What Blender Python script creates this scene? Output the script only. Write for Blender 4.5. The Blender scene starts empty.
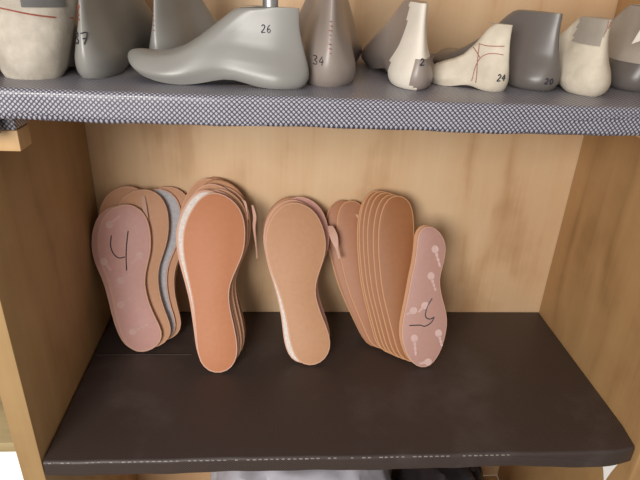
import bpy, bmesh, math, random
from mathutils import Vector, Matrix
from mathutils.bvhtree import BVHTree
random.seed(7)
S = bpy.context.scene
COL = S.collection

# ------------------------------------------------------------------ materials
def new_mat(name):
    m = bpy.data.materials.new(name); m.use_nodes = True
    nt = m.node_tree; nt.nodes.clear()
    out = nt.nodes.new('ShaderNodeOutputMaterial'); b = nt.nodes.new('ShaderNodeBsdfPrincipled')
    nt.links.new(b.outputs[0], out.inputs[0])
    return m, nt, b

class N:
    """tiny node helper"""
    def __init__(s, nt): s.nt = nt
    def node(s, t, **k):
        n = s.nt.nodes.new(t)
        for a, v in k.items(): setattr(n, a, v)
        return n
    def link(s, a, b): s.nt.links.new(a, b)
    def math(s, op, a, b=None, c=None):
        n = s.node('ShaderNodeMath', operation=op)
        for i, v in enumerate((a, b, c)):
            if v is None: continue
            if isinstance(v, (int, float)): n.inputs[i].default_value = v
            else: s.link(v, n.inputs[i])
        return n.outputs[0]
    def noise(s, vec, scale, detail=4, rough=.55):
        n = s.node('ShaderNodeTexNoise'); n.inputs['Scale'].default_value = scale
        n.inputs['Detail'].default_value = detail; n.inputs['Roughness'].default_value = rough
        s.link(vec, n.inputs['Vector']); return n.outputs['Fac']
    def mapping(s, vec, scale=(1, 1, 1), loc=(0, 0, 0)):
        n = s.node('ShaderNodeMapping'); n.inputs['Scale'].default_value = scale; n.inputs['Location'].default_value = loc
        s.link(vec, n.inputs['Vector']); return n.outputs[0]
    def ramp(s, fac, stops):
        n = s.node('ShaderNodeValToRGB'); e = n.color_ramp.elements
        while len(e) < len(stops): e.new(.5)
        for i, (p, c) in enumerate(stops):
            e[i].position = p; e[i].color = (c[0], c[1], c[2], 1)
        s.link(fac, n.inputs[0]); return n.outputs[0]
    def mix(s, fac, a, b):
        n = s.node('ShaderNodeMix', data_type='RGBA')
        for sock, v in ((n.inputs[0], fac), (n.inputs[6], a), (n.inputs[7], b)):
            if isinstance(v, (int, float)): sock.default_value = v
            elif isinstance(v, tuple): sock.default_value = (v[0], v[1], v[2], 1)
            else: s.link(v, sock)
        return n.outputs[2]
    def bump(s, h, strength, dist, b):
        n = s.node('ShaderNodeBump'); n.inputs['Strength'].default_value = strength; n.inputs['Distance'].default_value = dist
        s.link(h, n.inputs['Height']); s.link(n.outputs[0], b.inputs['Normal'])

def plywood(name, light, mid, dark, axes='xz', marks=None, rough=.55):
    """axes: across-grain axis then along-grain axis"""
    m, nt, b = new_mat(name); h = N(nt)
    co = h.node('ShaderNodeTexCoord').outputs['Object']
    sc = {'x': 1, 'y': 1, 'z': 1}; sc[axes[1]] = .22
    v = h.mapping(co, (sc['x'], sc['y'], sc['z']))
    big = h.noise(v, 7, 2, .45)
    rings = h.math('FRACT', h.math('MULTIPLY', big, 6.0))
    rings = h.math('ABSOLUTE', h.math('SUBTRACT', rings, .5))
    sc2 = {'x': 1, 'y': 1, 'z': 1}; sc2[axes[1]] = .04
    fine = h.noise(h.mapping(co, (sc2['x'], sc2['y'], sc2['z'])), 170, 3, .6)
    cloud = h.noise(co, 6, 4, .6)
    f = h.math('ADD', h.math('ADD', h.math('MULTIPLY', rings, .46), h.math('MULTIPLY', fine, .22)), .18)
    f = h.math('ADD', f, h.math('MULTIPLY', h.math('SUBTRACT', cloud, .5), .9))
    col = h.ramp(f, [(.17, dark), (.38, mid), (.64, light)])
    if marks:
        for (c, rad, mc, amt) in marks:
            d = h.node('ShaderNodeVectorMath', operation='SUBTRACT'); h.link(co, d.inputs[0]); d.inputs[1].default_value = c
            e = h.node('ShaderNodeVectorMath', operation='DIVIDE'); h.link(d.outputs[0], e.inputs[0]); e.inputs[1].default_value = rad
            l = h.node('ShaderNodeVectorMath', operation='LENGTH'); h.link(e.outputs[0], l.inputs[0])
            k = h.math('ADD', l.outputs['Value'], h.math('MULTIPLY', h.math('SUBTRACT', h.noise(co, 60), .5), .9))
            mr = h.node('ShaderNodeMapRange'); mr.inputs[1].default_value = .75; mr.inputs[2].default_value = 1.05
            mr.inputs[3].default_value = amt; mr.inputs[4].default_value = 0
            h.link(k, mr.inputs[0]); col = h.mix(mr.outputs[0], col, mc)
    h.link(col, b.inputs['Base Color']); b.inputs['Roughness'].default_value = rough
    h.bump(fine, .25, .0006, b)
    return m

def vinyl(name, dark, dot, pitch, dotsize=.62, rough=.34, strength=.6, spec=.5, scuff_sheen=.0):
    """black leathercloth embossed with a diagonal lattice of small dots"""
    m, nt, b = new_mat(name); h = N(nt)
    co = h.node('ShaderNodeTexCoord').outputs['Object']
    sp = h.node('ShaderNodeSeparateXYZ'); h.link(co, sp.inputs[0])
    t = h.math('ADD', sp.outputs['Y'], sp.outputs['Z'])
    k = math.pi/pitch
    a = h.math('SINE', h.math('MULTIPLY', h.math('ADD', sp.outputs['X'], t), k))
    c = h.math('SINE', h.math('MULTIPLY', h.math('SUBTRACT', sp.outputs['X'], t), k))
    p = h.math('ABSOLUTE', h.math('MULTIPLY', a, c))
    mr = h.node('ShaderNodeMapRange'); mr.interpolation_type = 'SMOOTHSTEP'
    mr.inputs[1].default_value = dotsize-.28; mr.inputs[2].default_value = dotsize+.2
    h.link(p, mr.inputs[0]); d = mr.outputs[0]
    col = h.mix(d, dark, dot)
    n = h.noise(co, 9, 5, .65)
    if scuff_sheen:
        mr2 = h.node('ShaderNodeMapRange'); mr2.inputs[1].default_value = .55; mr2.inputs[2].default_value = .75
        mr2.inputs[3].default_value = 0; mr2.inputs[4].default_value = scuff_sheen
        h.link(n, mr2.inputs[0]); col = h.mix(mr2.outputs[0], col, (.16, .14, .135))  # pale scuffs, also standing in for sheen, mixed into the colour
    h.link(col, b.inputs['Base Color'])
    h.link(h.math('ADD', h.math('MULTIPLY', n, .2), rough-.1), b.inputs['Roughness'])
    b.inputs['Specular IOR Level'].default_value = spec
    hh = h.math('ADD', d, h.math('MULTIPLY', n, 1.5))
    h.bump(hh, strength, .0006, b)
    return m

def plain(name, c, rough=.5, var=.12, scale=40, spec=.5, bump=0, c2=None, tint=None, coat=0):
    m, nt, b = new_mat(name); h = N(nt)
    co = h.node('ShaderNodeTexCoord').outputs['Object']
    n = h.noise(co, scale, 5, .6)
    lo = tuple(x*(1-var) for x in c); hi = tuple(min(1, x*(1+var)) for x in (c2 or c))
    col = h.ramp(n, [(.3, lo), (.7, hi)])
    h.link(col, b.inputs['Base Color']); b.inputs['Roughness'].default_value = rough
    b.inputs['Specular IOR Level'].default_value = spec
    b.inputs['Coat Weight'].default_value = coat; b.inputs['Coat Roughness'].default_value = .15
    if bump: h.bump(h.noise(co, scale*4, 3), bump, .0006, b)
    return m

M = {}
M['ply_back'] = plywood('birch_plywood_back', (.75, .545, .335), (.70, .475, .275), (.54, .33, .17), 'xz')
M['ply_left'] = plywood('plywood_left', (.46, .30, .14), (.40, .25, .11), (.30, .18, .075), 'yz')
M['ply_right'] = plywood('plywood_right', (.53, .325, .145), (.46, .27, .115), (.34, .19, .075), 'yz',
    marks=[((.652, .232, .108), (.02, .007, .013), (.22, .13, .05), .75), ((.652, .182, .122), (.02, .006, .017), (.22, .13, .05), .75),
           ((.652, .199, .136), (.02, .003, .004), (.22, .13, .05), .7), ((.652, .09, .006), (.02, .012, .03), (.72, .6, .45), .5)])
M['ply_raw'] = plywood('raw_plywood_edge', (.74, .50, .27), (.66, .43, .21), (.5, .3, .14), 'xz')
M['wood_flat'] = plywood('weathered_plywood', (.50, .40, .22), (.40, .31, .16), (.26, .19, .09), 'yx')
M['vinyl_up'] = vinyl('embossed_vinyl_dotted', (.058, .055, .074), (.44, .435, .50), .0040, .5, .32, .45, .8)
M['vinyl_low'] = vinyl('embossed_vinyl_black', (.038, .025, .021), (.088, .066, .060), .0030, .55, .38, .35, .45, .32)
M['stitch'] = plain('pale_thread', (.34, .31, .29), .6)
M['last_grey'] = plain('grey_plastic', (.265, .258, .238), .33, .05, 14, .5)
M['last_rose'] = plain('rose_grey_plastic', (.30, .25, .22), .36, .06, 14, .5)
M['last_dark'] = plain('dark_grey_plastic', (.135, .118, .107), .33, .06, 14, .5)
M['tape_cream'] = plain('masking_tape_cream', (.58, .51, .40), .7, .14, 26, .3, .6, (.68, .61, .50))
M['tape_aged'] = plain('masking_tape_aged', (.44, .39, .32), .7, .2, 24, .3, .9, (.58, .53, .45))
M['tape_white'] = plain('masking_tape_white', (.78, .72, .62), .7, .08, 26, .3, .3)
M['tape_grey'] = plain('masking_tape_greyed', (.36, .315, .265), .7, .1, 30, .3, .4)
M['pen'] = plain('black_ink', (.03, .028, .04), .5)
M['pen_red'] = plain('red_ink', (.35, .09, .06), .5)
M['metal'] = plain('dull_steel', (.42, .42, .42), .35, .05); M['metal'].node_tree.nodes['Principled BSDF'].inputs['Metallic'].default_value = .8
M['patch'] = plain('dark_grey_patch', (.13, .125, .12), .6)
def leather(name, c, edge=False, rough=.5): return plain(name, c, rough, .035, 150, .4, .12)
M['edge_tan'] = leather('cut_edge_tan', (.68, .40, .26), rough=.6)
M['edge_pink'] = leather('cut_edge_pink', (.70, .42, .31), rough=.6)
M['edge_brown'] = leather('cut_edge_brown', (.60, .315, .155), rough=.6)
M['edge_dark'] = leather('cut_edge_dark', (.40, .19, .10), rough=.6)
M['orange'] = leather('orange_leather', (.55, .222, .105), rough=.55)
M['tan'] = leather('tan_leather', (.56, .30, .165), rough=.55)
M['peach'] = leather('peach_leather', (.60, .32, .18), rough=.55)
M['brown'] = leather('brown_leather', (.35, .142, .055), rough=.5)
M['redbrown'] = leather('red_brown_leather', (.42, .19, .10), rough=.5)
M['pink'] = leather('pink_lining', (.64, .35, .305), rough=.5)
M['mauve'] = leather('mauve_lining', (.50, .29, .245), rough=.5)
M['fabric'] = plain('pale_grey_fabric', (.52, .52, .54), .8, .15, 220, .2, .5)
M['white_fabric'] = plain('white_fabric', (.78, .72, .66), .8, .15, 260, .2, .5)
M['print'] = plain('pale_pink_print', (.68, .47, .43), .6)
M['print_faint'] = plain('faint_pink_print', (.68, .42, .365), .6)
M['flap'] = leather('pink_strap_leather', (.60, .36, .27), rough=.5)
M['bag_white'] = plain('white_plastic_film', (.66, .65, .72), .35, .08, 30, .5)
M['bag_black'] = plain('black_plastic_film', (.025, .02, .022), .4, .1, 30, .5)
M['floor'] = plain('concrete_floor', (.30, .27, .24), .7, .1, 6)
M['plaster'] = plain('plaster', (.62, .58, .52), .8, .05, 8)
M['paper'] = plain('white_paper', (.85, .84, .82), .7, .03)

# ------------------------------------------------------------------ objects
def link(name, me, mat, parent=None, loc=None):
    o = bpy.data.objects.new(name, me); COL.objects.link(o)
    for mm in (mat if isinstance(mat, (list, tuple)) else [mat]): me.materials.append(mm)
    if parent is not None: o.parent = parent
    if loc is not None: o.location = loc
    return o

def from_bm(name, bm, mat, parent=None, world_off=None, smooth=True, angle=40):
    bmesh.ops.recalc_face_normals(bm, faces=bm.faces[:])
    me = bpy.data.meshes.new(name); bm.to_mesh(me); bm.free()
    if world_off is not None: me.transform(Matrix.Translation(-Vector(world_off)))
    if smooth:
        for p in me.polygons: p.use_smooth = True
        me.set_sharp_from_angle(angle=math.radians(angle))
    return link(name, me, mat, parent)

def root(name, loc, label, cat, group=None, kind=None):
    o = bpy.data.objects.new(name, None); COL.objects.link(o); o.location = loc; o.empty_display_size = .02
    tag(o, label, cat, group, kind); return o

def tag(o, label=None, cat=None, group=None, kind=None):
    for k, v in (('label', label), ('category', cat), ('group', group), ('kind', kind)):
        if v: o[k] = v
    return o

def box_bm(x0, x1, y0, y1, z0, z1, bev=.0015, seg=2):
    bm = bmesh.new(); bmesh.ops.create_cube(bm, size=1)
    for v in bm.verts:
        v.co = Vector(((x0+x1)/2+v.co.x*(x1-x0), (y0+y1)/2+v.co.y*(y1-y0), (z0+z1)/2+v.co.z*(z1-z0)))
    if bev: bmesh.ops.bevel(bm, geom=bm.edges[:], offset=bev, segments=seg, affect='EDGES', profile=.5)
    return bm

def tube_into(bm, pts, r, n=6):
    pts = [Vector(p) for p in pts]; rings = []
    for i, p in enumerate(pts):
        d = (pts[min(i+1, len(pts)-1)]-pts[max(i-1, 0)])
        if d.length < 1e-9: d = Vector((1, 0, 0))
        d.normalize(); a = d.orthogonal().normalized(); b = d.cross(a)
        if rings:                                   # keep frames aligned
            pa = rings[-1][1]; a = (pa-d*pa.dot(d)).normalized(); b = d.cross(a)
        rings.append(([bm.verts.new(p+(a*math.cos(2*math.pi*k/n)+b*math.sin(2*math.pi*k/n))*r) for k in range(n)], a))
    for (A, _), (B, _) in zip(rings, rings[1:]):
        for k in range(n): bm.faces.new((A[k], A[(k+1) % n], B[(k+1) % n], B[k]))
    bm.faces.new(rings[0][0][::-1]); bm.faces.new(rings[-1][0])

def smooth_path(P, n=8):
    P = [Vector(p) for p in P]
    if len(P) < 3: return [P[0].lerp(P[-1], i/6) for i in range(7)]
    out = []
    for i in range(len(P)-1):
        p0 = P[max(i-1, 0)]; p1 = P[i]; p2 = P[i+1]; p3 = P[min(i+2, len(P)-1)]
        for k in range(n):
            t = k/n; out.append(.5*((2*p1)+(p2-p0)*t+(2*p0-5*p1+4*p2-p3)*t*t+(-p0+3*p1-3*p2+p3)*t**3))
    return out+[P[-1]]
OUTLINE = {
    'A': (0.0543, 0.1805, 19, [(-10.1, 196.9), (-3.4, 196.4), (3.0, 194.2), (8.7, 190.4), (13.3, 185.3), (16.7, 179.2), (19.1, 172.5), (20.6, 165.4), (21.5, 158.2), (21.9, 150.9), (21.8, 143.5), (21.1, 136.2), (19.8, 128.9), (18.1, 121.6), (16.3, 114.4), (14.8, 107.1), (13.9, 99.7), (13.8, 92.3), (14.5, 84.8), (15.8, 77.5), (17.6, 70.2), (19.8, 63.1), (22.5, 56.1), (25.4, 49.2), (28.6, 42.3), (31.5, 35.4), (33.7, 28.4), (34.0, 21.2), (31.8, 14.5), (27.4, 8.7), (21.7, 4.2), (15.1, 1.3), (8.1, 0.0), (1.1, 0.7), (-5.2, 3.6), (-10.5, 8.3), (-14.6, 14.3), (-17.8, 21.1), (-20.3, 28.2), (-22.4, 35.4), (-24.2, 42.7), (-25.7, 50.1), (-27.0, 57.5), (-28.3, 64.9), (-29.6, 72.2), (-31.0, 79.6), (-32.6, 86.8), (-34.3, 94.0), (-36.4, 101.0), (-38.9, 107.9), (-41.4, 114.8), (-43.5, 121.7), (-45.1, 128.8), (-46.2, 136.0), (-46.6, 143.3), (-46.3, 150.6), (-45.3, 157.8), (-43.7, 164.9), (-41.4, 171.8), (-38.4, 178.5), (-34.5, 184.4), (-29.5, 189.4), (-23.5, 193.1), (-17.0, 195.7)]),
    'B': (0.1591, 0.1370, 25, [(-0.8, 229.9), (7.0, 229.1), (14.7, 226.4), (21.7, 222.1), (27.7, 216.6), (32.7, 210.1), (36.3, 202.7), (38.7, 194.7), (40.0, 186.4), (40.4, 178.0), (40.2, 169.6), (39.4, 161.2), (37.7, 153.0), (35.0, 145.0), (31.8, 137.3), (28.5, 129.5), (25.3, 121.7), (22.6, 113.8), (21.0, 105.6), (20.6, 97.2), (21.3, 88.9), (22.7, 80.5), (24.5, 72.2), (26.5, 63.9), (28.3, 55.6), (30.0, 47.3), (31.3, 38.9), (32.0, 30.5), (31.4, 22.2), (29.1, 14.3), (24.9, 7.5), (18.8, 2.6), (11.4, 0.0), (3.5, 0.0), (-4.0, 2.6), (-10.2, 7.6), (-14.7, 14.3), (-17.5, 22.1), (-19.2, 30.3), (-20.1, 38.7), (-20.8, 47.2), (-21.5, 55.6), (-22.3, 64.0), (-23.1, 72.4), (-24.0, 80.8), (-25.1, 89.2), (-26.5, 97.5), (-28.2, 105.7), (-29.9, 114.0), (-31.8, 122.2), (-33.7, 130.4), (-35.4, 138.6), (-36.8, 146.8), (-37.9, 155.2), (-38.4, 163.5), (-38.2, 171.9), (-37.4, 180.1), (-35.6, 188.3), (-33.0, 196.2), (-29.6, 203.8), (-25.5, 211.1), (-20.8, 217.9), (-15.1, 223.7), (-8.3, 228.0)]),
    'C': (0.2786, 0.1505, 27, [(-13.0, 214.3), (-5.5, 212.5), (1.6, 209.1), (8.0, 204.4), (13.3, 198.6), (17.5, 191.8), (20.8, 184.5), (23.3, 176.9), (25.1, 169.1), (26.1, 161.2), (25.9, 153.2), (24.7, 145.3), (22.7, 137.5), (20.3, 129.9), (17.7, 122.2), (15.4, 114.5), (13.8, 106.8), (13.2, 98.9), (13.8, 90.9), (15.6, 83.1), (18.0, 75.5), (20.7, 67.9), (23.7, 60.5), (26.8, 53.0), (29.6, 45.5), (31.9, 37.8), (33.0, 30.0), (32.6, 22.2), (30.2, 14.9), (25.9, 8.6), (20.0, 3.7), (13.0, 0.7), (5.5, 0.0), (-1.9, 1.8), (-8.2, 5.9), (-13.0, 11.9), (-16.5, 19.0), (-19.0, 26.5), (-20.9, 34.3), (-22.3, 42.1), (-23.7, 50.0), (-25.2, 57.9), (-27.0, 65.7), (-29.0, 73.4), (-31.1, 81.1), (-33.4, 88.8), (-36.0, 96.4), (-38.7, 103.9), (-41.6, 111.4), (-44.5, 118.8), (-47.2, 126.4), (-49.6, 134.0), (-51.6, 141.7), (-53.2, 149.5), (-54.1, 157.4), (-54.1, 165.4), (-53.3, 173.3), (-51.6, 181.0), (-48.8, 188.5), (-45.1, 195.5), (-40.3, 201.8), (-34.6, 207.2), (-28.0, 211.4), (-20.7, 213.9)]),
    'D': (0.4381, 0.1512, 25, [(-46.2, 222.3), (-39.0, 223.8), (-31.8, 222.5), (-25.5, 218.5), (-21.0, 212.5), (-18.3, 205.2), (-16.8, 197.5), (-15.9, 189.6), (-15.4, 181.6), (-15.2, 173.7), (-15.2, 165.7), (-15.5, 157.7), (-15.9, 149.7), (-16.4, 141.8), (-16.7, 133.8), (-16.5, 125.8), (-15.6, 117.9), (-14.3, 110.0), (-12.5, 102.2), (-10.4, 94.4), (-8.1, 86.7), (-5.6, 79.1), (-3.0, 71.4), (-0.4, 63.8), (2.1, 56.1), (4.4, 48.3), (6.4, 40.5), (8.0, 32.6), (8.8, 24.6), (8.5, 16.7), (6.3, 9.4), (2.0, 3.7), (-4.5, 0.6), (-12.1, 0.0), (-19.9, 1.4), (-26.9, 4.7), (-32.4, 10.0), (-36.2, 16.8), (-38.9, 24.3), (-41.2, 32.0), (-43.4, 39.8), (-45.6, 47.5), (-47.7, 55.3), (-49.8, 63.0), (-51.9, 70.8), (-53.9, 78.5), (-55.8, 86.3), (-57.4, 94.2), (-58.8, 102.0), (-60.0, 109.9), (-61.0, 117.8), (-61.9, 125.7), (-62.7, 133.7), (-63.4, 141.6), (-63.9, 149.5), (-64.2, 157.5), (-64.4, 165.4), (-64.3, 173.3), (-63.8, 181.2), (-62.9, 189.1), (-61.5, 196.9), (-59.4, 204.5), (-56.5, 211.7), (-52.1, 218.0)]),
    'E': (0.4311, 0.1502, 21, [(3.1, 187.5), (9.1, 187.1), (14.9, 184.4), (19.9, 180.2), (24.0, 175.0), (26.9, 169.2), (28.6, 162.9), (29.1, 156.3), (28.7, 149.8), (27.7, 143.2), (26.4, 136.7), (24.9, 130.3), (23.6, 123.8), (23.1, 117.2), (23.4, 110.5), (24.5, 103.9), (26.0, 97.3), (27.9, 90.8), (30.0, 84.3), (31.9, 77.7), (33.5, 71.1), (34.4, 64.4), (34.6, 57.6), (34.1, 50.9), (33.2, 44.1), (31.9, 37.5), (30.2, 30.9), (28.2, 24.5), (25.6, 18.3), (22.4, 12.4), (18.5, 7.0), (13.7, 2.6), (8.0, 0.1), (1.8, 0.0), (-4.4, 2.2), (-9.8, 6.1), (-14.3, 11.2), (-17.9, 17.0), (-20.7, 23.3), (-22.9, 29.8), (-24.6, 36.4), (-25.6, 43.1), (-25.9, 49.9), (-25.6, 56.6), (-24.8, 63.3), (-23.8, 69.9), (-22.6, 76.5), (-21.4, 83.1), (-20.2, 89.7), (-19.1, 96.3), (-18.1, 102.9), (-17.1, 109.5), (-16.1, 116.0), (-14.9, 122.6), (-13.7, 129.1), (-12.5, 135.6), (-11.4, 142.2), (-10.6, 148.7), (-10.0, 155.3), (-9.6, 161.9), (-9.1, 168.5), (-8.2, 174.9), (-6.1, 180.8), (-2.3, 185.3)]),
}
PEN = {'A': [[(-28.1, 156.3), (-29.3, 143.2), (-26.1, 132.8), (-19.3, 126.9), (-11.6, 128.3)], [(-6.7, 162.5), (-8.7, 147.4), (-10.0, 130.3), (-9.7, 110.5)]], 'E': [[(12.9, 92.8), (6.6, 80.7), (5.0, 69.2), (10.6, 65.2), (16.8, 67.9)], [(16.8, 67.9), (12.8, 60.5), (4.8, 55.8), (-2.0, 57.1), (-16.1, 56.7)]]}
PRINT = {'A': [((-17.4, 97.1), (-9.6, 103.8)), ((-3.4, 28.4), (12.4, 36.6)), ((-38.4, 122.1), (-32.3, 114.3)), ((7.6, 130.5), (-0.3, 122.5)), ((-18.1, 65.0), (-10.3, 70.4)), ((-29.7, 170.6), (-20.7, 178.5))], 'E': [((10.5, 122.8), (15.8, 107.5)), ((23.4, 46.3), (27.3, 33.3)), ((-8.8, 39.5), (-6.8, 21.2)), ((3.8, 83.4), (-1.4, 78.0)), ((-11.4, 76.6), (-16.0, 73.9)), ((10.6, 7.5), (3.8, 6.1)), ((14.6, 158.0), (20.6, 139.5))]}
# ------------------------------------------------------------------ cabinet
W, D, HU = .652, .281, .382          # inner width, depth, height of the upper shelf's top over the lower one's
BOT, TOP = -.36, .80
cab = root('shelving_cabinet', (W/2, .14, BOT-.018), 'open plywood shelving cabinet with vertical grain behind and around the two covered shelves', 'cabinet')
co_ = cab.location
from_bm('back_panel', box_bm(-.022, W+.024, D, D+.010, BOT, TOP, .0008), M['ply_back'], cab, co_)
# side panels lean a little, as in the photo
def side(x_in_bot, x_in_top, thick, mat):
    bm = box_bm(0, thick, 0, D-.0005, BOT, TOP, .0012)
    for v in bm.verts:
        t = v.co.z/.30
        v.co.x += x_in_bot+(x_in_top-x_in_bot)*t
    return from_bm('side_panel', bm, mat, cab, co_)
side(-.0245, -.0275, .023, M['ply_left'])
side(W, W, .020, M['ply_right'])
from_bm('bottom_panel', box_bm(0, W-.0005, .002, D-.0005, BOT-.018, BOT, .001), M['ply_raw'], cab, co_)
for (x0, x1, y0, y1, z0, z1) in ((-.002, .0265, .028, .052, HU-.058, HU-.0400), (W-.028, W-.0004, .09, .27, HU-.058, HU-.0258), (-.0010, .018, .09, .27, -.046, -.0232), (W-.018, W-.0004, .09, .27, -.046, -.0232)):
    from_bm('cleat', box_bm(x0, x1, y0, y1, z0, z1, .0012), M['ply_raw'], cab, co_)

# ------------------------------------------------------------------ the two vinyl-covered shelves
def shelf_bm(x0, x1, y0, y1, z0, z1, amp, seed, r=.004, nx=120):
    """wrapped board: rounded front edge with slightly wavy cover"""
    rnd = random.Random(seed); ph = [rnd.uniform(0, 6.3) for _ in range(6)]
    prof = []
    for k in range(7):
        a = math.pi/2+math.pi/2*k/6; prof.append((y0+r+r*math.cos(a), z1-r+r*math.sin(a)))
    for k in range(1, 5): prof.append((y0, z1-r+(z0+r-(z1-r))*k/5))
    for k in range(7):
        a = math.pi+math.pi/2*k/6; prof.append((y0+r+r*math.cos(a), z0+r+r*math.sin(a)))
    prof += [(y0+(y1-y0)*.3, z0), (y1, z0), (y1, z1)]
    prof += [(y1+(y0+r-y1)*k/8, z1) for k in range(1, 8)]
    bm = bmesh.new(); rows = []
    for i in range(nx+1):
        x = x0+(x1-x0)*i/nx; row = []
        for (y, z) in prof:
            f = max(0, 1-(y-y0)/.02)
            w = amp*f*(math.sin(x*23+ph[0])+.6*math.sin(x*61+ph[1]+z*40)+.35*math.sin(x*140+ph[2]))
            row.append(bm.verts.new((x, y+w*.9, z+w*(.8 if z < (z0+z1)/2 else .25))))
        rows.append(row)
    n = len(prof)
    for A, B in zip(rows, rows[1:]):
        for k in range(n): bm.faces.new((A[k], B[k], B[(k+1) % n], A[(k+1) % n]))
    bm.faces.new(rows[0]); bm.faces.new(rows[-1][::-1])
    return bm

up = root('shelf', (W/2, .14, HU-.024), 'upper shelf wrapped in silvery black dotted vinyl, carrying the shoe lasts', 'shelf', 'vinyl covered shelves')
from_bm('covered_board', shelf_bm(-.001, W-.001, -.001, D-.001, HU-.0245, HU, .0006, 3), M['vinyl_up'], up, up.location)
# loose cover tucked under at the left end, and folds along the lower front edge
from_bm('cover_flap', box_bm(-.0002, .0175, -.0008, .024, HU-.0405, HU-.0236, .002), M['vinyl_up'], up, up.location)
from_bm('cover_flap', box_bm(-.0002, .0265, .0262, .056, HU-.0397, HU-.0236, .002), M['vinyl_up'], up, up.location)
def fold(x0, x1, za, zb, y, wid, amp):
    bm = bmesh.new(); P = []
    for i in range(31):
        t = i/30; P.append((x0+(x1-x0)*t, y, za+(zb-za)*t+amp*math.sin(t*math.pi)))
    rows = []
    for i, p in enumerate(P):
        e = math.sin(math.pi*i/30)**.5+.05
        rows.append([bm.verts.new((p[0], p[1]+dy*e, p[2]+dz*wid*e)) for dy, dz in ((.0012, -1), (-.0005, -.7), (-.0011, 0), (-.0004, .6), (.0012, 1))])
    for A, B in zip(rows, rows[1:]):
        for k in range(4): bm.faces.new((A[k], B[k], B[k+1], A[k+1]))
        bm.faces.new((A[4], B[4], B[0], A[0]))
    bm.faces.new(rows[0]); bm.faces.new(rows[-1][::-1])
    return bm
from_bm('cover_fold', fold(.035, .23, HU-.0175, HU-.0225, -.0012, .0022, -.001), M['vinyl_up'], up, up.location)
from_bm('cover_fold', fold(.46, .60, HU-.013, HU-.003, -.0012, .0018, .001), M['vinyl_up'], up, up.location)

low = root('shelf', (W/2, .14, -.0222), 'lower shelf wrapped in near black vinyl, carrying the stacks of insoles', 'shelf', 'vinyl covered shelves')
def low_bm():
    bm = shelf_bm(.0008, W-.001, -.002, D-.001, -.0215, 0, .0005, 11, .004)
    for v in bm.verts:      # cover sags and is pulled round the front right corner
        t = max(0, (v.co.x-.56)/.09); f = max(0, 1-(v.co.y+.002)/.03)
        v.co.y += .010*t**3*f; v.co.z -= .004*t**2*f
        if v.co.z < -.008: v.co.z -= .004*math.exp(-((v.co.x-.60)/.05)**2)*f
    return bm
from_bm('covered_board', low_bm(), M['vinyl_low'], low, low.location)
bm = bmesh.new()
x = .006
while x < .50:
    if random.random() > .13:
        l = random.uniform(.0028, .0042)
        b2 = box_bm(x, x+l, -.0022, -.0008, -.0022+random.uniform(-.0002, .0002), -.0012, .0003, 1)
        me = bpy.data.meshes.new('tmp'); b2.to_mesh(me); b2.free(); bm.from_mesh(me); bpy.data.meshes.remove(me)
    x += .0062
from_bm('stitching', bm, M['stitch'], low, low.location)['label'] = 'broken pale stitch line'
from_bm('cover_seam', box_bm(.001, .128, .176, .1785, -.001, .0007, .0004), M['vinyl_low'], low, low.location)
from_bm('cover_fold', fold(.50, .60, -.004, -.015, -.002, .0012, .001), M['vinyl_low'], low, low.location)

# ------------------------------------------------------------------ insoles
def ring_inset(uv, d):
    n = len(uv); out = []
    for i in range(n):
        p, q = Vector(uv[i-1]), Vector(uv[(i+1) % n]); t = (q-p).normalized()
        nrm = Vector((-t.y, t.x)); out.append(Vector(uv[i])+nrm*d)
    return out
def area(uv): return sum(uv[i-1][0]*uv[i][1]-uv[i][0]*uv[i-1][1] for i in range(len(uv)))/2

def plate_bm(uv, w0, w1, bev):
    """solid plate: outline uv (m), depth axis w (front = w0), eased edges"""
    if area(uv) < 0: uv = uv[::-1]
    bm = bmesh.new()
    rings = []
    for (ins, w) in ((bev, w0), (bev*.3, w0+bev*.3), (0, w0+bev), (0, w1-bev), (bev*.3, w1-bev*.3), (bev, w1)):
        rings.append([bm.verts.new((p[0], w, p[1])) for p in ring_inset(uv, ins)])
    n = len(uv)
    for A, B in zip(rings, rings[1:]):
        for k in range(n): bm.faces.new((A[k], A[(k+1) % n], B[(k+1) % n], B[k]))
    bm.faces.new(rings[0][::-1]); bm.faces.new(rings[-1])
    return bm

def place_uv(base, du=0, dv=0, rot=0, sc=1, scu=1):
    a = math.radians(rot); c, s = math.cos(a), math.sin(a)
    uv = []
    for (u, v) in base:
        u = u*.001*sc*scu; v = v*.001*sc
        uv.append((u*c+v*s+du, -u*s+v*c+dv))           # positive rot: top swings to the right
    lo = min(v for _, v in uv)
    return [(u, v-lo) for u, v in uv]

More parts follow.
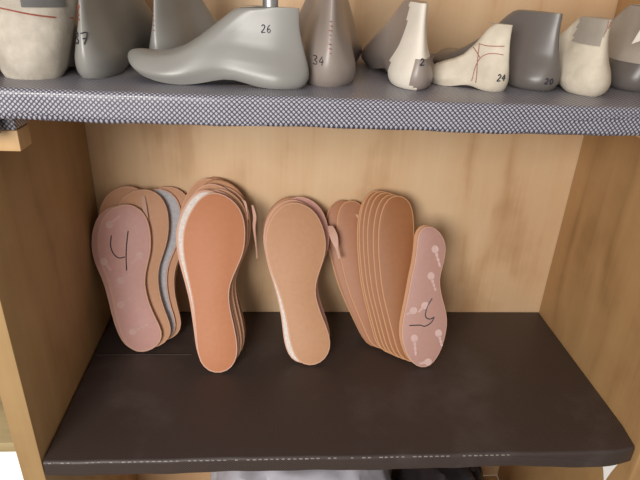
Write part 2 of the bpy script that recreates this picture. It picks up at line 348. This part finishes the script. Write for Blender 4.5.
def insole(key, label, depth=0., du=0, rot=0, sc=1, scu=1, thick=.0033, edge='edge_tan', face='tan', inset=.0016, lean=None, group=None, yaw=0, pen=False, prints=False, lift=0):
    bx, by, ln, base = OUTLINE[key]
    ln = lean or ln
    o = root('insole', (bx+du, by+depth, lift+.0003+thick*math.sin(math.radians(ln))), label, 'insole', group)
    o.rotation_euler = (-math.radians(ln), 0, math.radians(yaw))
    uv = place_uv(base, 0, 0, rot, sc, scu)
    from_bm('sole_board', plate_bm(uv, 0, thick, .0007), M[edge], o)
    if area(uv) < 0: uv = uv[::-1]
    from_bm('lining', plate_bm([tuple(p) for p in ring_inset(uv, inset)], -.0004, .0004, .0002), M[face], o)
    # thread line between lining and edge
    if pen:
        bm = bmesh.new()
        for st in PEN[key]: tube_into(bm, [(p.x, -.0005, p.y) for p in smooth_path([(u*.001, v*.001, 0) for u, v in st])], .00075)
        from_bm('pen_mark', bm, M['pen'], o)['label'] = 'dark handwritten mark'
    if prints:
        for (h, t) in PRINT[key]:
            bm = bmesh.new()
            c = Vector((h[0]*.001, h[1]*.001)); e = Vector((t[0]*.001, t[1]*.001)); dd = (e-c)
            L = dd.length; dd.normalize(); pp = Vector((-dd.y, dd.x)); rr = .0052
            def disc(cen, ra, rb, n=24, w0=-.00075, w1=-.0004):
                pts = [cen+dd*math.cos(2*math.pi*i/n)*ra+pp*math.sin(2*math.pi*i/n)*rb for i in range(n)]
                A = [bm.verts.new((p.x, w0, p.y)) for p in pts]; B = [bm.verts.new((p.x, w1, p.y)) for p in pts]
                bm.faces.new(A); bm.faces.new(B[::-1])
                for i in range(n): bm.faces.new((A[i], A[(i+1) % n], B[(i+1) % n], B[i]))
            disc(c, rr, rr*.9)
            for k in range(3):
                disc(c+dd*(rr*.9+(L)*(k+.5)/3), L/5.2, .0019-.0002*k)
            from_bm('printed_emblem', bm, M['print' if key == 'E' else 'print_faint'], o)
    return o

def strap(parent, pts, wid, curl, mat='flap', thick=.0014):
    """short bent leather strap: centre line pts in the insole's own frame (u, w, v)"""
    P = smooth_path(pts, 6); bm = bmesh.new(); rows = []
    for i, p in enumerate(P):
        t = i/(len(P)-1); wd = wid*(.35+.65*math.sin(math.pi*min(1, t*1.25+.1))) if t < .9 else wid*.4
        a = curl*t; d = Vector((math.cos(a), -math.sin(a), 0)); nn = Vector((math.sin(a), math.cos(a), 0))
        rows.append([bm.verts.new(p+d*sx*wd/2+nn*sw*thick/2) for sx, sw in ((-1, -1), (1, -1), (1, 1), (-1, 1))])
    for A, B in zip(rows, rows[1:]):
        for k in range(4): bm.faces.new((A[k], B[k], B[(k+1) % 4], A[(k+1) % 4]))
    bm.faces.new(rows[0]); bm.faces.new(rows[-1][::-1])
    return from_bm('strap', bm, M[mat], parent)

ORD = ['front', 'second', 'third', 'fourth', 'fifth', 'sixth', 'seventh', 'eighth', 'ninth', 'tenth']
g = 'insoles in the stack by the left wall'
st = .0040
insole('A', 'pink insole with dark pen mark like an open 4, front of the left stack', 0, edge='edge_pink', face='pink', inset=.0024, pen=True, prints=True, group=g)
insole('A', 'pink insole peeping out left of the pen-marked one it stands behind', 1.1*st, du=-.0045, rot=-1.9, sc=.985, edge='edge_pink', face='pink', group=g)
a3 = insole('A', 'peach insole with a thin strap, standing tall behind the pen-marked pink insole', 2.1*st, du=.0055, rot=5.0, sc=1.08, edge='edge_tan', face='peach', group=g)
strap(a3, [(.006, -.0014, .205), (.008, -.0030, .19), (.0115, -.0032, .172), (.013, -.0024, .155)], .006, .35)
insole('A', 'tan insole showing only its right edge behind the peach insole', 3.1*st, du=.007, rot=3.5, sc=1.03, edge='edge_tan', face='tan', group=g)
insole('A', 'tan insole whose rounded toe shows left of the peach insole against the back panel', 4.1*st, du=.002, rot=-.8, sc=1.09, edge='edge_tan', face='peach', group=g)
insole('A', 'insole with pale grey fabric facing, leaning right between peach and orange-fronted insoles', 5.1*st, du=.009, rot=9.0, sc=1.065, edge='edge_pink', face='fabric', group=g)
insole('A', 'tan insole right behind the grey fabric one in the left stack', 6.1*st, du=.014, rot=11.4, sc=1.075, edge='edge_tan', face='peach', group=g)
insole('A', 'dark-edged tan insole rearmost of the left stack, leaning right on the back panel', 7.1*st, du=.0135, rot=12.6, sc=1.06, edge='edge_dark', face='tan', group=g)

g = 'insoles in the orange-fronted stack'
st = .0050
insole('B', 'bright orange leather insole with pale rim, front of its tall stack', 0, edge='edge_pink', face='orange', inset=.0016, group=g)
insole('B', 'insole with white fabric facing showing as a crescent left of the orange insole', st, du=.000, rot=-3.0, sc=1.008, edge='edge_pink', face='white_fabric', inset=.003, group=g)
insole('B', 'pink-edged insole third from the front behind the orange insole', 2*st, du=.0025, rot=-1.2, sc=1.0, edge='edge_pink', face='peach', group=g)
b4 = insole('B', 'tan insole fourth from the front behind the orange insole, a strap end at its right', 3*st, du=.005, rot=-.6, sc=1.0, edge='edge_tan', face='tan', group=g)
insole('B', 'pale-edged insole fifth from the front behind the orange insole', 4*st, du=.005, rot=-3.0, sc=1.02, edge='edge_pink', face='peach', group=g)
b6 = insole('B', 'tan insole sixth from the front behind the orange insole, strap hanging at its right', 5*st, du=.008, rot=-.8, sc=1.0, edge='edge_tan', face='tan', group=g)
insole('B', 'dark-edged insole seventh from the front behind the orange insole', 6*st, du=.008, rot=-2.0, sc=1.03, edge='edge_dark', face='tan', group=g)
insole('B', 'tan insole with a toe corner showing upper left of the orange-fronted stack', 7*st, du=.006, rot=-5.0, sc=1.03, edge='edge_tan', face='peach', group=g)
insole('B', 'rearmost insole of the orange-fronted stack, touching the back panel', 8*st, du=.009, rot=-3.4, sc=1.03, edge='edge_dark', face='tan', group=g)
strap(b6, [(.040, -.002, .205), (.0435, -.004, .19), (.043, -.005, .175), (.046, -.004, .15), (.047, -.003, .135)], .0045, 1.0)
strap(b4, [(.030, -.001, .216), (.034, -.003, .212), (.037, -.004, .200), (.038, -.003, .19)], .0035, .8)

g = 'insoles in the tan-fronted stack'
st = .0047
insole('C', 'smooth light tan insole, front of the middle stack right of the orange one', 0, edge='edge_tan', face='tan', inset=.0018, group=g)
insole('C', 'insole with pale fabric facing whose heel shows left behind the light tan insole', st, du=-.010, rot=3.0, sc=.985, edge='edge_pink', face='white_fabric', group=g)
insole('C', 'pink-edged insole third from the front behind the light tan insole', 2*st, du=-.003, rot=.2, sc=1.0, edge='edge_pink', face='peach', group=g)
insole('C', 'tan insole fourth from the front behind the light tan insole', 3*st, du=-.001, rot=-.8, sc=.995, edge='edge_tan', face='tan', group=g)
c5 = insole('C', 'pink-faced insole with a pink strap, leaning right behind the light tan insole', 4*st, du=.0, rot=2.2, sc=1.0, edge='edge_pink', face='pink', group=g)
insole('C', 'dark-edged insole rearmost of the stack behind the light tan insole', 5*st, du=-.002, rot=-.9, sc=.995, edge='edge_dark', face='tan', group=g)
strap(c5, [(.033, -.003, .176), (.037, -.0055, .163), (.041, -.0065, .148), (.046, -.005, .132)], .011, .5)

g = 'insoles in the brown stack'
st = .0043
insole('D', 'brown leather insole, front of the thick fanned stack beside the mauve insole', .004, edge='edge_brown', face='brown', inset=.0016, group=g)
for k, (du, rot, sc, nm) in enumerate([(-.007, .2, 1.0, 'second'), (-.013, -.1, 1.005, 'third'), (-.018, -.2, 1.005, 'fourth'), (-.0235, -.1, 1.0, 'fifth'), (-.027, .2, .985, 'sixth')]):
    insole('D', f'brown insole {nm} from the front of the fan behind the brown leather insole', (k+1)*st+.004, du=du, rot=rot, sc=sc, edge='edge_brown', face='brown', group=g)
d7 = insole('D', 'red-brown insole with a pale stitched strap, leaning left behind the brown fan', 6.9*st+.004, du=-.034, rot=-8.0, sc=.94, edge='edge_brown', face='redbrown', group=g)
strap(d7, [(-.056, -.0014, .186), (-.051, -.0026, .177), (-.049, -.0026, .167), (-.045, -.0018, .155)], .004, .3, 'edge_pink')
insole('D', 'dark-edged red-brown insole behind the one with the stitched strap', 7.9*st+.004, du=-.041, rot=-9.4, sc=.94, edge='edge_dark', face='redbrown', group=g)
insole('D', 'leftmost red-brown insole of the brown stack, its edge against the middle stack', 8.9*st+.004, du=-.0425, rot=-10.6, sc=.92, edge='edge_brown', face='redbrown', group=g)

g = 'insoles at the right end of the row'
insole('E', 'mauve insole with white printed emblems and a pen mark, heel up at the right end', -.0045, edge='edge_pink', face='mauve', inset=.0012, thick=.0030, pen=True, prints=True, group=g)
insole('E', 'tan-edged insole close behind the mauve one with printed emblems', -.0003, du=-.0028, rot=-.3, sc=1.0, edge='edge_brown', face='tan', thick=.0030, group=g)

# ------------------------------------------------------------------ shoe lasts
def interp(T, x):
    if x <= T[0][0]: return T[0][1]
    for (a, b), (c, d) in zip(T, T[1:]):
        if x <= c:
            t = (x-a)/(c-a); return b+(d-b)*t
    return T[-1][1]
def smooth_tab(T, n=60):
    P = smooth_path([(a, b, 0) for a, b in T], 8); return [(p.x, p.y) for p in P]
HEEL = smooth_tab([(0, .035), (.06, .012), (.16, .0), (.3, .006), (.5, .03), (.75, .055), (1, .06)])
TOPP = [(0, 1.0), (.36, 1.0), (.40, .985), (.45, .90), (.52, .74), (.6, .575), (.68, .45), (.78, .345), (.88, .275), (.94, .235), (.98, .18), (.995, .13), (1.0, .09)]
PLAN = smooth_tab([(0, .60), (.15, .64), (.3, .60), (.42, .62), (.55, .80), (.68, 1.0), (.8, .98), (.9, .80), (.96, .58), (1, .38)])
KZ = [(0, .84), (.03, .93), (.08, .99), (.16, 1.0), (.3, .86), (.5, .62), (.7, .48), (.85, .43), (1, .41)]

class Last:
    NZ, NU = 30, 26
    def __init__(s, name, label, heel, ang, L, half, H, mat, group='shoe lasts on the upper shelf', neck=1.0, spring=.06, bend=.0, top=TOPP, lean=0, kz=KZ):
        s.L, s.half, s.H, s.neck = L, half, H, neck
        s.o = root(name, (heel[0], heel[1], HU), label, 'shoe last', group)
        s.dir = Vector((math.sin(math.radians(ang)), math.cos(math.radians(ang)), 0)); s.side = Vector((s.dir.y, -s.dir.x, 0))
        s.grid = []
        zs = [0, .012, .035, .06, .09, .12, .15, .18, .21, .235, .255, .275, .295, .32, .345, .38, .42, .46, .5, .55, .6, .66, .72, .78, .84, .9, .94, .97, .99, 1.0]
        inv = sorted([(z, x) for x, z in top])
        for z in zs:
            xh = interp(HEEL, z)
            if z < .09: xf = 1.0-.05*((.09-z)/.09)**2
            else:
                xf = 0
                for (a, b), (c, d) in zip(top, top[1:]):
                    if b >= z >= d: xf = max(xf, c if b == d else a+(c-a)*(b-z)/(b-d))
                if z >= .999: xf = .37
            row = []
            us = [.5-.5*math.cos(math.pi*i/s.NU) for i in range(s.NU+1)]
            half_pts = []
            for u in us:
                x = xh+(xf-xh)*u
                zt = interp(top, x)
                sl = min(1, z/max(zt, .01))
                k = interp(kz, z)
                if x > .36:                              # forefoot: rounder section by its own height
                    t = min(1, (x-.36)/.22); k2 = (.86+.14*min(1, sl/.25) if sl < .25 else 1-.45*((sl-.25)/.75)**1.6); k = k*(1-t)+k2*t
                k = k*(neck if z > .5 else 1-(1-neck)*z/.5)
                w = interp(PLAN, x)*k
                ah = .17; ce = 1 if (x-xh) >= ah else math.sqrt(max(0, 1-(1-(x-xh)/ah)**2))
                af = .10 if z < .3 else .07+.05*z; cf = 1 if (xf-x) >= af else math.sqrt(max(0, 1-(1-(xf-x)/af)**2))
                q = min(1, max(0, (x-xh)/.34)); w *= ce*cf*(1-.42*min(1, z/.45)*(1-q*q*(3-2*q)))
                sp = spring*max(0, (x-.64)/.36)**2
                arch = .035*math.exp(-((x-.42)/.13)**2)*(1-sl)
                bd = bend*max(0, x-.3)**2
                half_pts.append((x, w, z+ (sp+arch)*(L/H)*1.0, bd))
            ringp = [(x, w, zz, bd, 1) for x, w, zz, bd in half_pts]+[(x, -w, zz, bd, -1) for x, w, zz, bd in half_pts[-2:0:-1]]
            s.grid.append([(s.pt(x, w, zz, bd), (x, z, sd)) for x, w, zz, bd, sd in ringp])
        bm = bmesh.new(); V = [[bm.verts.new(p) for p, _ in row] for row in s.grid]
        n = len(V[0])
        for A, B in zip(V, V[1:]):
            for k in range(n): bm.faces.new((A[k], A[(k+1) % n], B[(k+1) % n], B[k]))
        bm.faces.new(V[0][::-1]); bm.faces.new(V[-1])
        bmesh.ops.remove_doubles(bm, verts=bm.verts[:], dist=1e-6)
        lo = min(v.co.z for v in bm.verts)
        for v in bm.verts: v.co.z -= lo
        s.lo = lo
        bmesh.ops.recalc_face_normals(bm, faces=bm.faces[:])
        s.bvh = BVHTree.FromBMesh(bm)
        s.body = from_bm('last_body', bm, M[mat], s.o, angle=50)
    def pt(s, x, w, z, bd=0):
        return s.dir*(x*s.L)+s.side*(w*s.half+bd*s.L)+Vector((0, 0, z*s.H))
    def tape(s, pred, mat, name='masking_tape', off=.0007, label=None):
        """tape stuck over the part of the surface where pred(x, z, side) holds"""
        bm = bmesh.new(); n = len(s.grid[0]); vm = {}
        lo = Vector((0, 0, -s.lo))
        def v(i, k, d):
            key = (i, k, d)
            if key not in vm:
                p = s.grid[i][k][0]+lo
                q, nrm, _, _ = s.bvh.find_nearest(p)
                a = s.grid[i][(k+1) % n][0]-s.grid[i][k-1][0]; b = s.grid[min(i+1, len(s.grid)-1)][k][0]-s.grid[max(i-1, 0)][k][0]
                c = a.cross(b)
                if c.length < 1e-12: c = nrm.copy()
                c.normalize()
                if c.dot(nrm) < 0: c = -c
                vm[key] = bm.verts.new(p+c*(off if d else -.0006))
            return vm[key]
        faces = []
        for i in range(len(s.grid)-1):
            for k in range(n):
                ids = [(i, k), (i, (k+1) % n), (i+1, (k+1) % n), (i+1, k)]
                c = [s.grid[a][b][1] for a, b in ids]
                x = sum(q[0] for q in c)/4; z = sum(q[1] for q in c)/4; sd = 1 if k < n/2 else -1
                if pred(x, z, sd): faces.append(ids)
        cnt = {}
        for f in faces:
            for j in range(4):
                e = (f[j], f[(j+1) % 4]); cnt[e] = cnt.get(e, 0)+1
        for f in faces:
            try:
                bm.faces.new([v(*p, 1) for p in f]); bm.faces.new([v(*p, 0) for p in f][::-1])
            except ValueError: continue
            for j in range(4):
                a, b = f[j], f[(j+1) % 4]
                if (b, a) not in cnt:
                    try: bm.faces.new([v(*b, 1), v(*a, 1), v(*a, 0), v(*b, 0)])
                    except ValueError: pass
        bmesh.ops.remove_doubles(bm, verts=bm.verts[:], dist=2e-5)
        o = from_bm(name, bm, M[mat], s.o, angle=50)
        if label: o['label'] = label
        return o
    def draw(s, strokes, r=.0005, mat='pen', name='pen_mark', label=None, off=.0006, frm=None):
        """strokes of (x, z) world points written on the side facing the front of the cabinet"""
        bm = bmesh.new(); org = s.o.location
        for st_ in strokes:
            run = []
            for p in smooth_path([(a, b, 0) for a, b in st_], 5):
                d = Vector(frm or (0, 1, 0)).normalized()
                tgt = Vector((p.x, .05, p.y))-org
                hit, nrm, _, _ = s.bvh.ray_cast(tgt-d*.6, d)
                if hit is None:
                    if len(run) > 1: tube_into(bm, run, r, 5)
                    run = []; continue
                if nrm.dot(d) > 0: nrm = -nrm
                run.append(hit+nrm*off)
            if len(run) > 1: tube_into(bm, run, r, 5)
        o = from_bm(name, bm, M[mat], s.o)
        if label: o['label'] = label
        return o

DIG = {'0': [[(.5, 1), (.15, .75), (.15, .25), (.5, 0), (.85, .25), (.85, .75), (.5, 1)]],
       '2': [[(.1, .8), (.4, 1), (.8, .8), (.6, .45), (.05, 0), (.9, .05)]],
       '3': [[(.1, .95), (.6, .95), (.75, .75), (.35, .52), (.8, .3), (.6, .03), (.05, .08)]],
       '4': [[(.65, 1), (.1, .4), (.95, .42)], [(.75, .75), (.62, 0)]],
       '6': [[(.7, 1), (.25, .65), (.15, .2), (.5, 0), (.85, .25), (.55, .5), (.2, .3)]],
       '7': [[(.05, .95), (.9, .98), (.45, 0)], [(.25, .5), (.85, .55)]]}
def number(s, x, z, w, h, slant=0):
    out = []
    for i, ch in enumerate(s):
        for st_ in DIG[ch]:
            out.append([(x+i*w*1.25+a*w+slant*b*h, z+b*h) for a, b in st_])
    return out

l1 = Last('shoe_last', 'large cream taped last with red pen line at the left end of the upper shelf', (.0375, .030), 1, .11, .027, .108, 'tape_aged', kz=[(0, 1.3), (.03, 1.4), (.1, 1.55), (.25, 1.85), (.5, 2.3), (1, 2.5)])
l1.draw([[(.0, .436), (.03, .4345), (.055, .430), (.095, .4235)]], .0006, 'pen_red', 'pen_line', 'thin red pen line')
l1.tape(lambda x, z, sd: sd > 0 and .04 < x < .24 and .50 < z < .8, 'patch', 'patch', .0012, 'dark grey patch')
l2 = Last('shoe_last', 'grey last marked 37, heel to the front, second from the left', (.0845, .037), 3, .225, .030, .105, 'last_grey', neck=1.0)
l2.draw(number('37', .0785, .410, .0045, .0085), .0005, 'pen', 'size_mark')
l2.draw([[(.0822, .437), (.0842, .438), (.0835, .4355), (.0822, .4345)], [(.0825, .432), (.0840, .431)], [(.0828, .4285), (.0840, .4275)]], .0004, 'pen_red', 'pen_mark')
l3 = Last('shoe_last', 'grey last with narrow pale heel, toe hidden behind the sideways last', (.1270, .102), 19, .148, .028, .092, 'last_grey', neck=.95)
l3.draw(number('2', .1210, .4085, .003, .003), .00035, 'pen', 'size_mark')
l3.draw([[(.1270, .432-.004*k), (.1285, .4315-.004*k)] for k in range(5)], .00035, 'pen_red', 'pen_mark')
l4 = Last('shoe_last', 'light grey last lying sideways with toe to the left, marked 26, pin in its top', (.2645, .036), -79, .155, .0275, .0615, 'last_grey', neck=1.02, spring=.075,
          top=[(0, .97), (.08, 1.0), (.36, .985), (.41, .93), (.5, .76), (.58, .61), (.66, .48), (.76, .37), (.86, .30), (.93, .26), (.975, .20), (.995, .14), (1.0, .09)])
l4.draw(number('26', .2255, .4245, .0034, .0058), .00035, 'pen', 'size_mark')
bm = bmesh.new(); tube_into(bm, [(0, 0, z) for z in (.055, .0585, .066, .0735, .082, .0905)], .0062, 20)
pin = from_bm('pin', bm, M['metal'], l4.o, angle=40); pin.location = (-.032, .008, 0); pin['label'] = 'dull steel pin'
l5 = Last('shoe_last', 'rosy grey last marked 34, heel to the front, right of the sideways last', (.2815, .036), 2, .215, .0415, .105, 'last_rose', neck=1.0)
l5.draw(number('34', .2685, .4005, .0036, .0068), .0004, 'pen', 'size_mark')
l5.draw([[(.2805+.0006*math.sin(k*2.1), .4345-.0034*k), (.2818+.0005*math.sin(k*1.3), .4340-.0034*k)] for k in range(8)], .0004, 'pen_red', 'pen_mark')
l6 = Last('shoe_last', 'dark grey last with white taped heel, marked 2, in the middle of the shelf', (.3570, .036), 0, .18, .029, .0685, 'last_rose', neck=1.3)
l6.tape(lambda x, z, sd: (z > .38 and x < .19) or (z <= .38 and (.02 < x < .22) and sd < 0 and z > .02), 'tape_white', label='white tape on heel')
l6.draw(number('2', .3565, .4035, .0036, .0050), .0005, 'pen', 'size_mark')
l7 = Last('shoe_last', 'small white taped last with red pen lines, marked 24, toe pointing left', (.4390, .0505), -48, .074, .0245, .0545, 'tape_cream', neck=1.05, spring=.04,
          top=[(0, .97), (.06, 1.0), (.28, .99), (.34, .92), (.46, .68), (.58, .50), (.7, .41), (.8, .36), (.86, .31), (.93, .26), (.975, .20), (.995, .14), (1.0, .09)])
l7.draw([[(.4130, .4195), (.419, .4185), (.426, .4190), (.4315, .4195)], [(.4315, .4125), (.425, .4130), (.419, .4118), (.4145, .408), (.411, .400), (.4095, .389)],
         [(.409, .416), (.412, .412), (.4145, .408)], [(.4130, .4195), (.4130, .413), (.4125, .405)], [(.4125, .405), (.4125, .396), (.4125, .388)]], .0003, 'pen_red', 'pen_line', 'thin red pen lines')
l7.draw(number('24', .4275, .3915, .0032, .0052, .15), .0005, 'pen', 'size_mark')
l8 = Last('shoe_last', 'dark grey flat-topped last marked 20, between the two white taped lasts', (.4850, .054), -31, .142, .031, .0645, 'last_dark', neck=1.3)
l8.draw(number('20', .4735, .3895, .0032, .0045), .0005, 'pen', 'size_mark')
l9 = Last('shoe_last', 'cream taped last with torn tape at the top, heel to the front, second from right', (.5125, .036), 3, .12, .0285, .0625, 'tape_cream', neck=1.75)
l9.tape(lambda x, z, sd: z > .66 and .06 < x < .3 and sd < 0, 'tape_grey', label='greyed torn tape')
l9.draw([[(.5120, .4440), (.5125, .4375), (.5115, .4330)], [(.5145, .4445), (.5135, .4375)]], .0003, 'pen_red', 'pen_line', 'thin red pen lines')
l10 = Last('shoe_last', 'grey last with a cream taped upper, rightmost on the upper shelf', (.5720, .064), 8, .145, .034, .072, 'last_dark', neck=1.5)
l10.tape(lambda x, z, sd: z > .36, 'tape_grey', label='grey cream tape')
bm = bmesh.new()                                       # a torn flap of tape standing off the cone
FP = [(.5560, .4630), (.5490, .4600), (.5450, .4420), (.5405, .4260), (.5450, .4290), (.5530, .4330), (.5640, .4400), (.5650, .4640)]
A = [bm.verts.new((x, .044+.12*(z-.43)+(.004 if i % 2 else 0), z)) for i, (x, z) in enumerate(FP)]; B = [bm.verts.new((v.co.x, v.co.y+.0008, v.co.z)) for v in A]
bm.faces.new(A); bm.faces.new(B[::-1])
for i in range(len(A)): bm.faces.new((A[i], A[(i+1) % len(A)], B[(i+1) % len(A)], B[i]))
from_bm('tape_flap', bm, M['tape_white'], l10.o, l10.o.location)['label'] = 'loose white tape'

# ------------------------------------------------------------------ below and beside
def crumple(name, cx, cy, z0, rx, ry, h, mat, seed, label, cat):
    o = root(name, (cx, cy, z0), label, cat); bm = bmesh.new()
    bmesh.ops.create_icosphere(bm, subdivisions=5, radius=1)
    rnd = random.Random(seed); cs = [(Vector((rnd.uniform(-1, 1), rnd.uniform(-1, 1), rnd.uniform(-1, 1))).normalized(), rnd.uniform(8, 16), rnd.uniform(0, 6)) for _ in range(9)]
    for v in bm.verts:
        n = v.co.normalized(); f = 1
        for d, k, p in cs: f += .035*abs(math.sin(n.dot(d)*k+p))
        p = n*f; sgn = lambda a, e: math.copysign(abs(a)**e, a)
        v.co = Vector((sgn(p.x, .7)*rx, sgn(p.y, .7)*ry, max(0, (sgn(p.z, .8)+1)/2*h)))
    lo = min(v.co.z for v in bm.verts)
    for v in bm.verts: v.co.z -= lo
    from_bm('film', bm, M[mat], o, angle=25); return o
crumple('plastic_bag', .283, .135, BOT+.001, .122, .105, .20, 'bag_white', 5, 'crumpled whitish plastic bag under the lower shelf', 'bag')
crumple('plastic_bag', .487, .14, BOT+.001, .052, .105, .21, 'bag_black', 9, 'black bag under the lower shelf beside the whitish one', 'bag')
# scrap of pale paper caught under the right end of the lower shelf
bm = bmesh.new()
P = [(.0, 0), (.018, 0), (.0135, -.012), (.010, -.026), (.0085, -.026), (.004, -.011)]
A = [bm.verts.new((x, -.0004-.08*abs(z)**1.6, z)) for x, z in P]; B = [bm.verts.new((x, .0004-.08*abs(z)**1.6, z)) for x, z in P]
bm.faces.new(A); bm.faces.new(B[::-1])
for i in range(6): bm.faces.new((A[i], A[(i+1) % 6], B[(i+1) % 6], B[i]))
sc_ = from_bm('paper_scrap', bm, M['paper']); sc_.location = (.619, .008, -.0300)
tag(sc_, 'small white paper scrap poking out below the right end of the lower shelf', 'paper')

# neighbouring bay seen past the left panel
nb = from_bm('side_shelf_board', box_bm(-.42, -.0285, .05, .30, -.0390, -.0250, .001), M['wood_flat'])
tag(nb, 'weathered wooden board of the neighbouring bay left of the cabinet', 'board')
bm = bmesh.new(); rows = []
for i in range(41):
    x = -.40+.37*i/40; row = []
    for (k, z) in enumerate([-.0395-.30*j/8 for j in range(9)]):
        row.append((x, .10+.006*math.sin(x*60+k*.4)+.004*math.sin(x*140), z))
    rows.append(row)
F = [[bm.verts.new(p) for p in r_] for r_ in rows]; G = [[bm.verts.new((p[0], p[1]+.002, p[2])) for p in r_] for r_ in rows]
for Q in (F, G):
    for A, B in zip(Q, Q[1:]):
        for k in range(8): bm.faces.new((A[k], B[k], B[k+1], A[k+1]))
for A, B in ((F[0], G[0]), (F[-1], G[-1])):
    for k in range(8): bm.faces.new((A[k], A[k+1], B[k+1], B[k]))
for k in (0, 8):
    for i in range(40): bm.faces.new((F[i][k], F[i+1][k], G[i+1][k], G[i][k]))
sh = from_bm('white_cloth', bm, M['paper']); tag(sh, 'bright white cloth hanging below the board left of the cabinet', 'cloth')

fl = from_bm('floor', box_bm(-3, 3, -3, .6, BOT-.52, BOT-.5, 0), M['floor']); fl['kind'] = 'structure'
wl = from_bm('wall_back', box_bm(-3, 3, .34, .44, BOT-.5, 2.2, 0), M['plaster']); wl['kind'] = 'structure'

# ------------------------------------------------------------------ light
def area_light(name, loc, target, size, power, col, sy=None):
    l = bpy.data.lights.new(name, 'AREA'); l.energy = power; l.color = col; l.size = size
    if sy: l.shape = 'RECTANGLE'; l.size_y = sy
    o = bpy.data.objects.new(name, l); COL.objects.link(o); o.location = loc
    o.rotation_euler = (Vector(target)-Vector(loc)).to_track_quat('-Z', 'Y').to_euler(); return o
area_light('daylight_from_window', (-.33, -1.25, .60), (.25, .1, .2), .7, 24, (1.0, .965, .93), .6)
sp = bpy.data.lights.new('added_cloth_spot', 'SPOT'); sp.energy = 60; sp.spot_size = math.radians(14); sp.spot_blend = .3; sp.color = (1, .98, .95); sp.shadow_soft_size = .05  # added narrow spot, only to brighten the white cloth left of the cabinet
so = bpy.data.objects.new('added_cloth_spot', sp); COL.objects.link(so); so.location = (-.9, -1.0, .1)
so.rotation_euler = (Vector((-.14, .10, -.19))-Vector(so.location)).to_track_quat('-Z', 'Y').to_euler()
w = bpy.data.worlds.new('room'); S.world = w; w.use_nodes = True
w.node_tree.nodes['Background'].inputs[0].default_value = (1.0, .92, .84, 1); w.node_tree.nodes['Background'].inputs[1].default_value = .45

# ------------------------------------------------------------------ camera
cd = bpy.data.cameras.new('camera'); cam = bpy.data.objects.new('camera', cd); COL.objects.link(cam)
cd.sensor_width = 36; cd.lens = 561.2*36/640; cd.clip_start = .01
r_, u_, w_ = Vector((.9970, -.0637, .0441)), Vector((-.0116, .44, .8979)), Vector((.0766, .8957, -.4379))
m = Matrix((r_, u_, -w_)).transposed().to_4x4(); m.translation = (.2398, -.4391, .4738); cam.matrix_world = m
S.camera = cam
S.view_settings.view_transform = 'Standard'; S.view_settings.look = 'None'; S.view_settings.gamma = 1; S.view_settings.use_curve_mapping = False
S.view_settings.exposure = -0.13
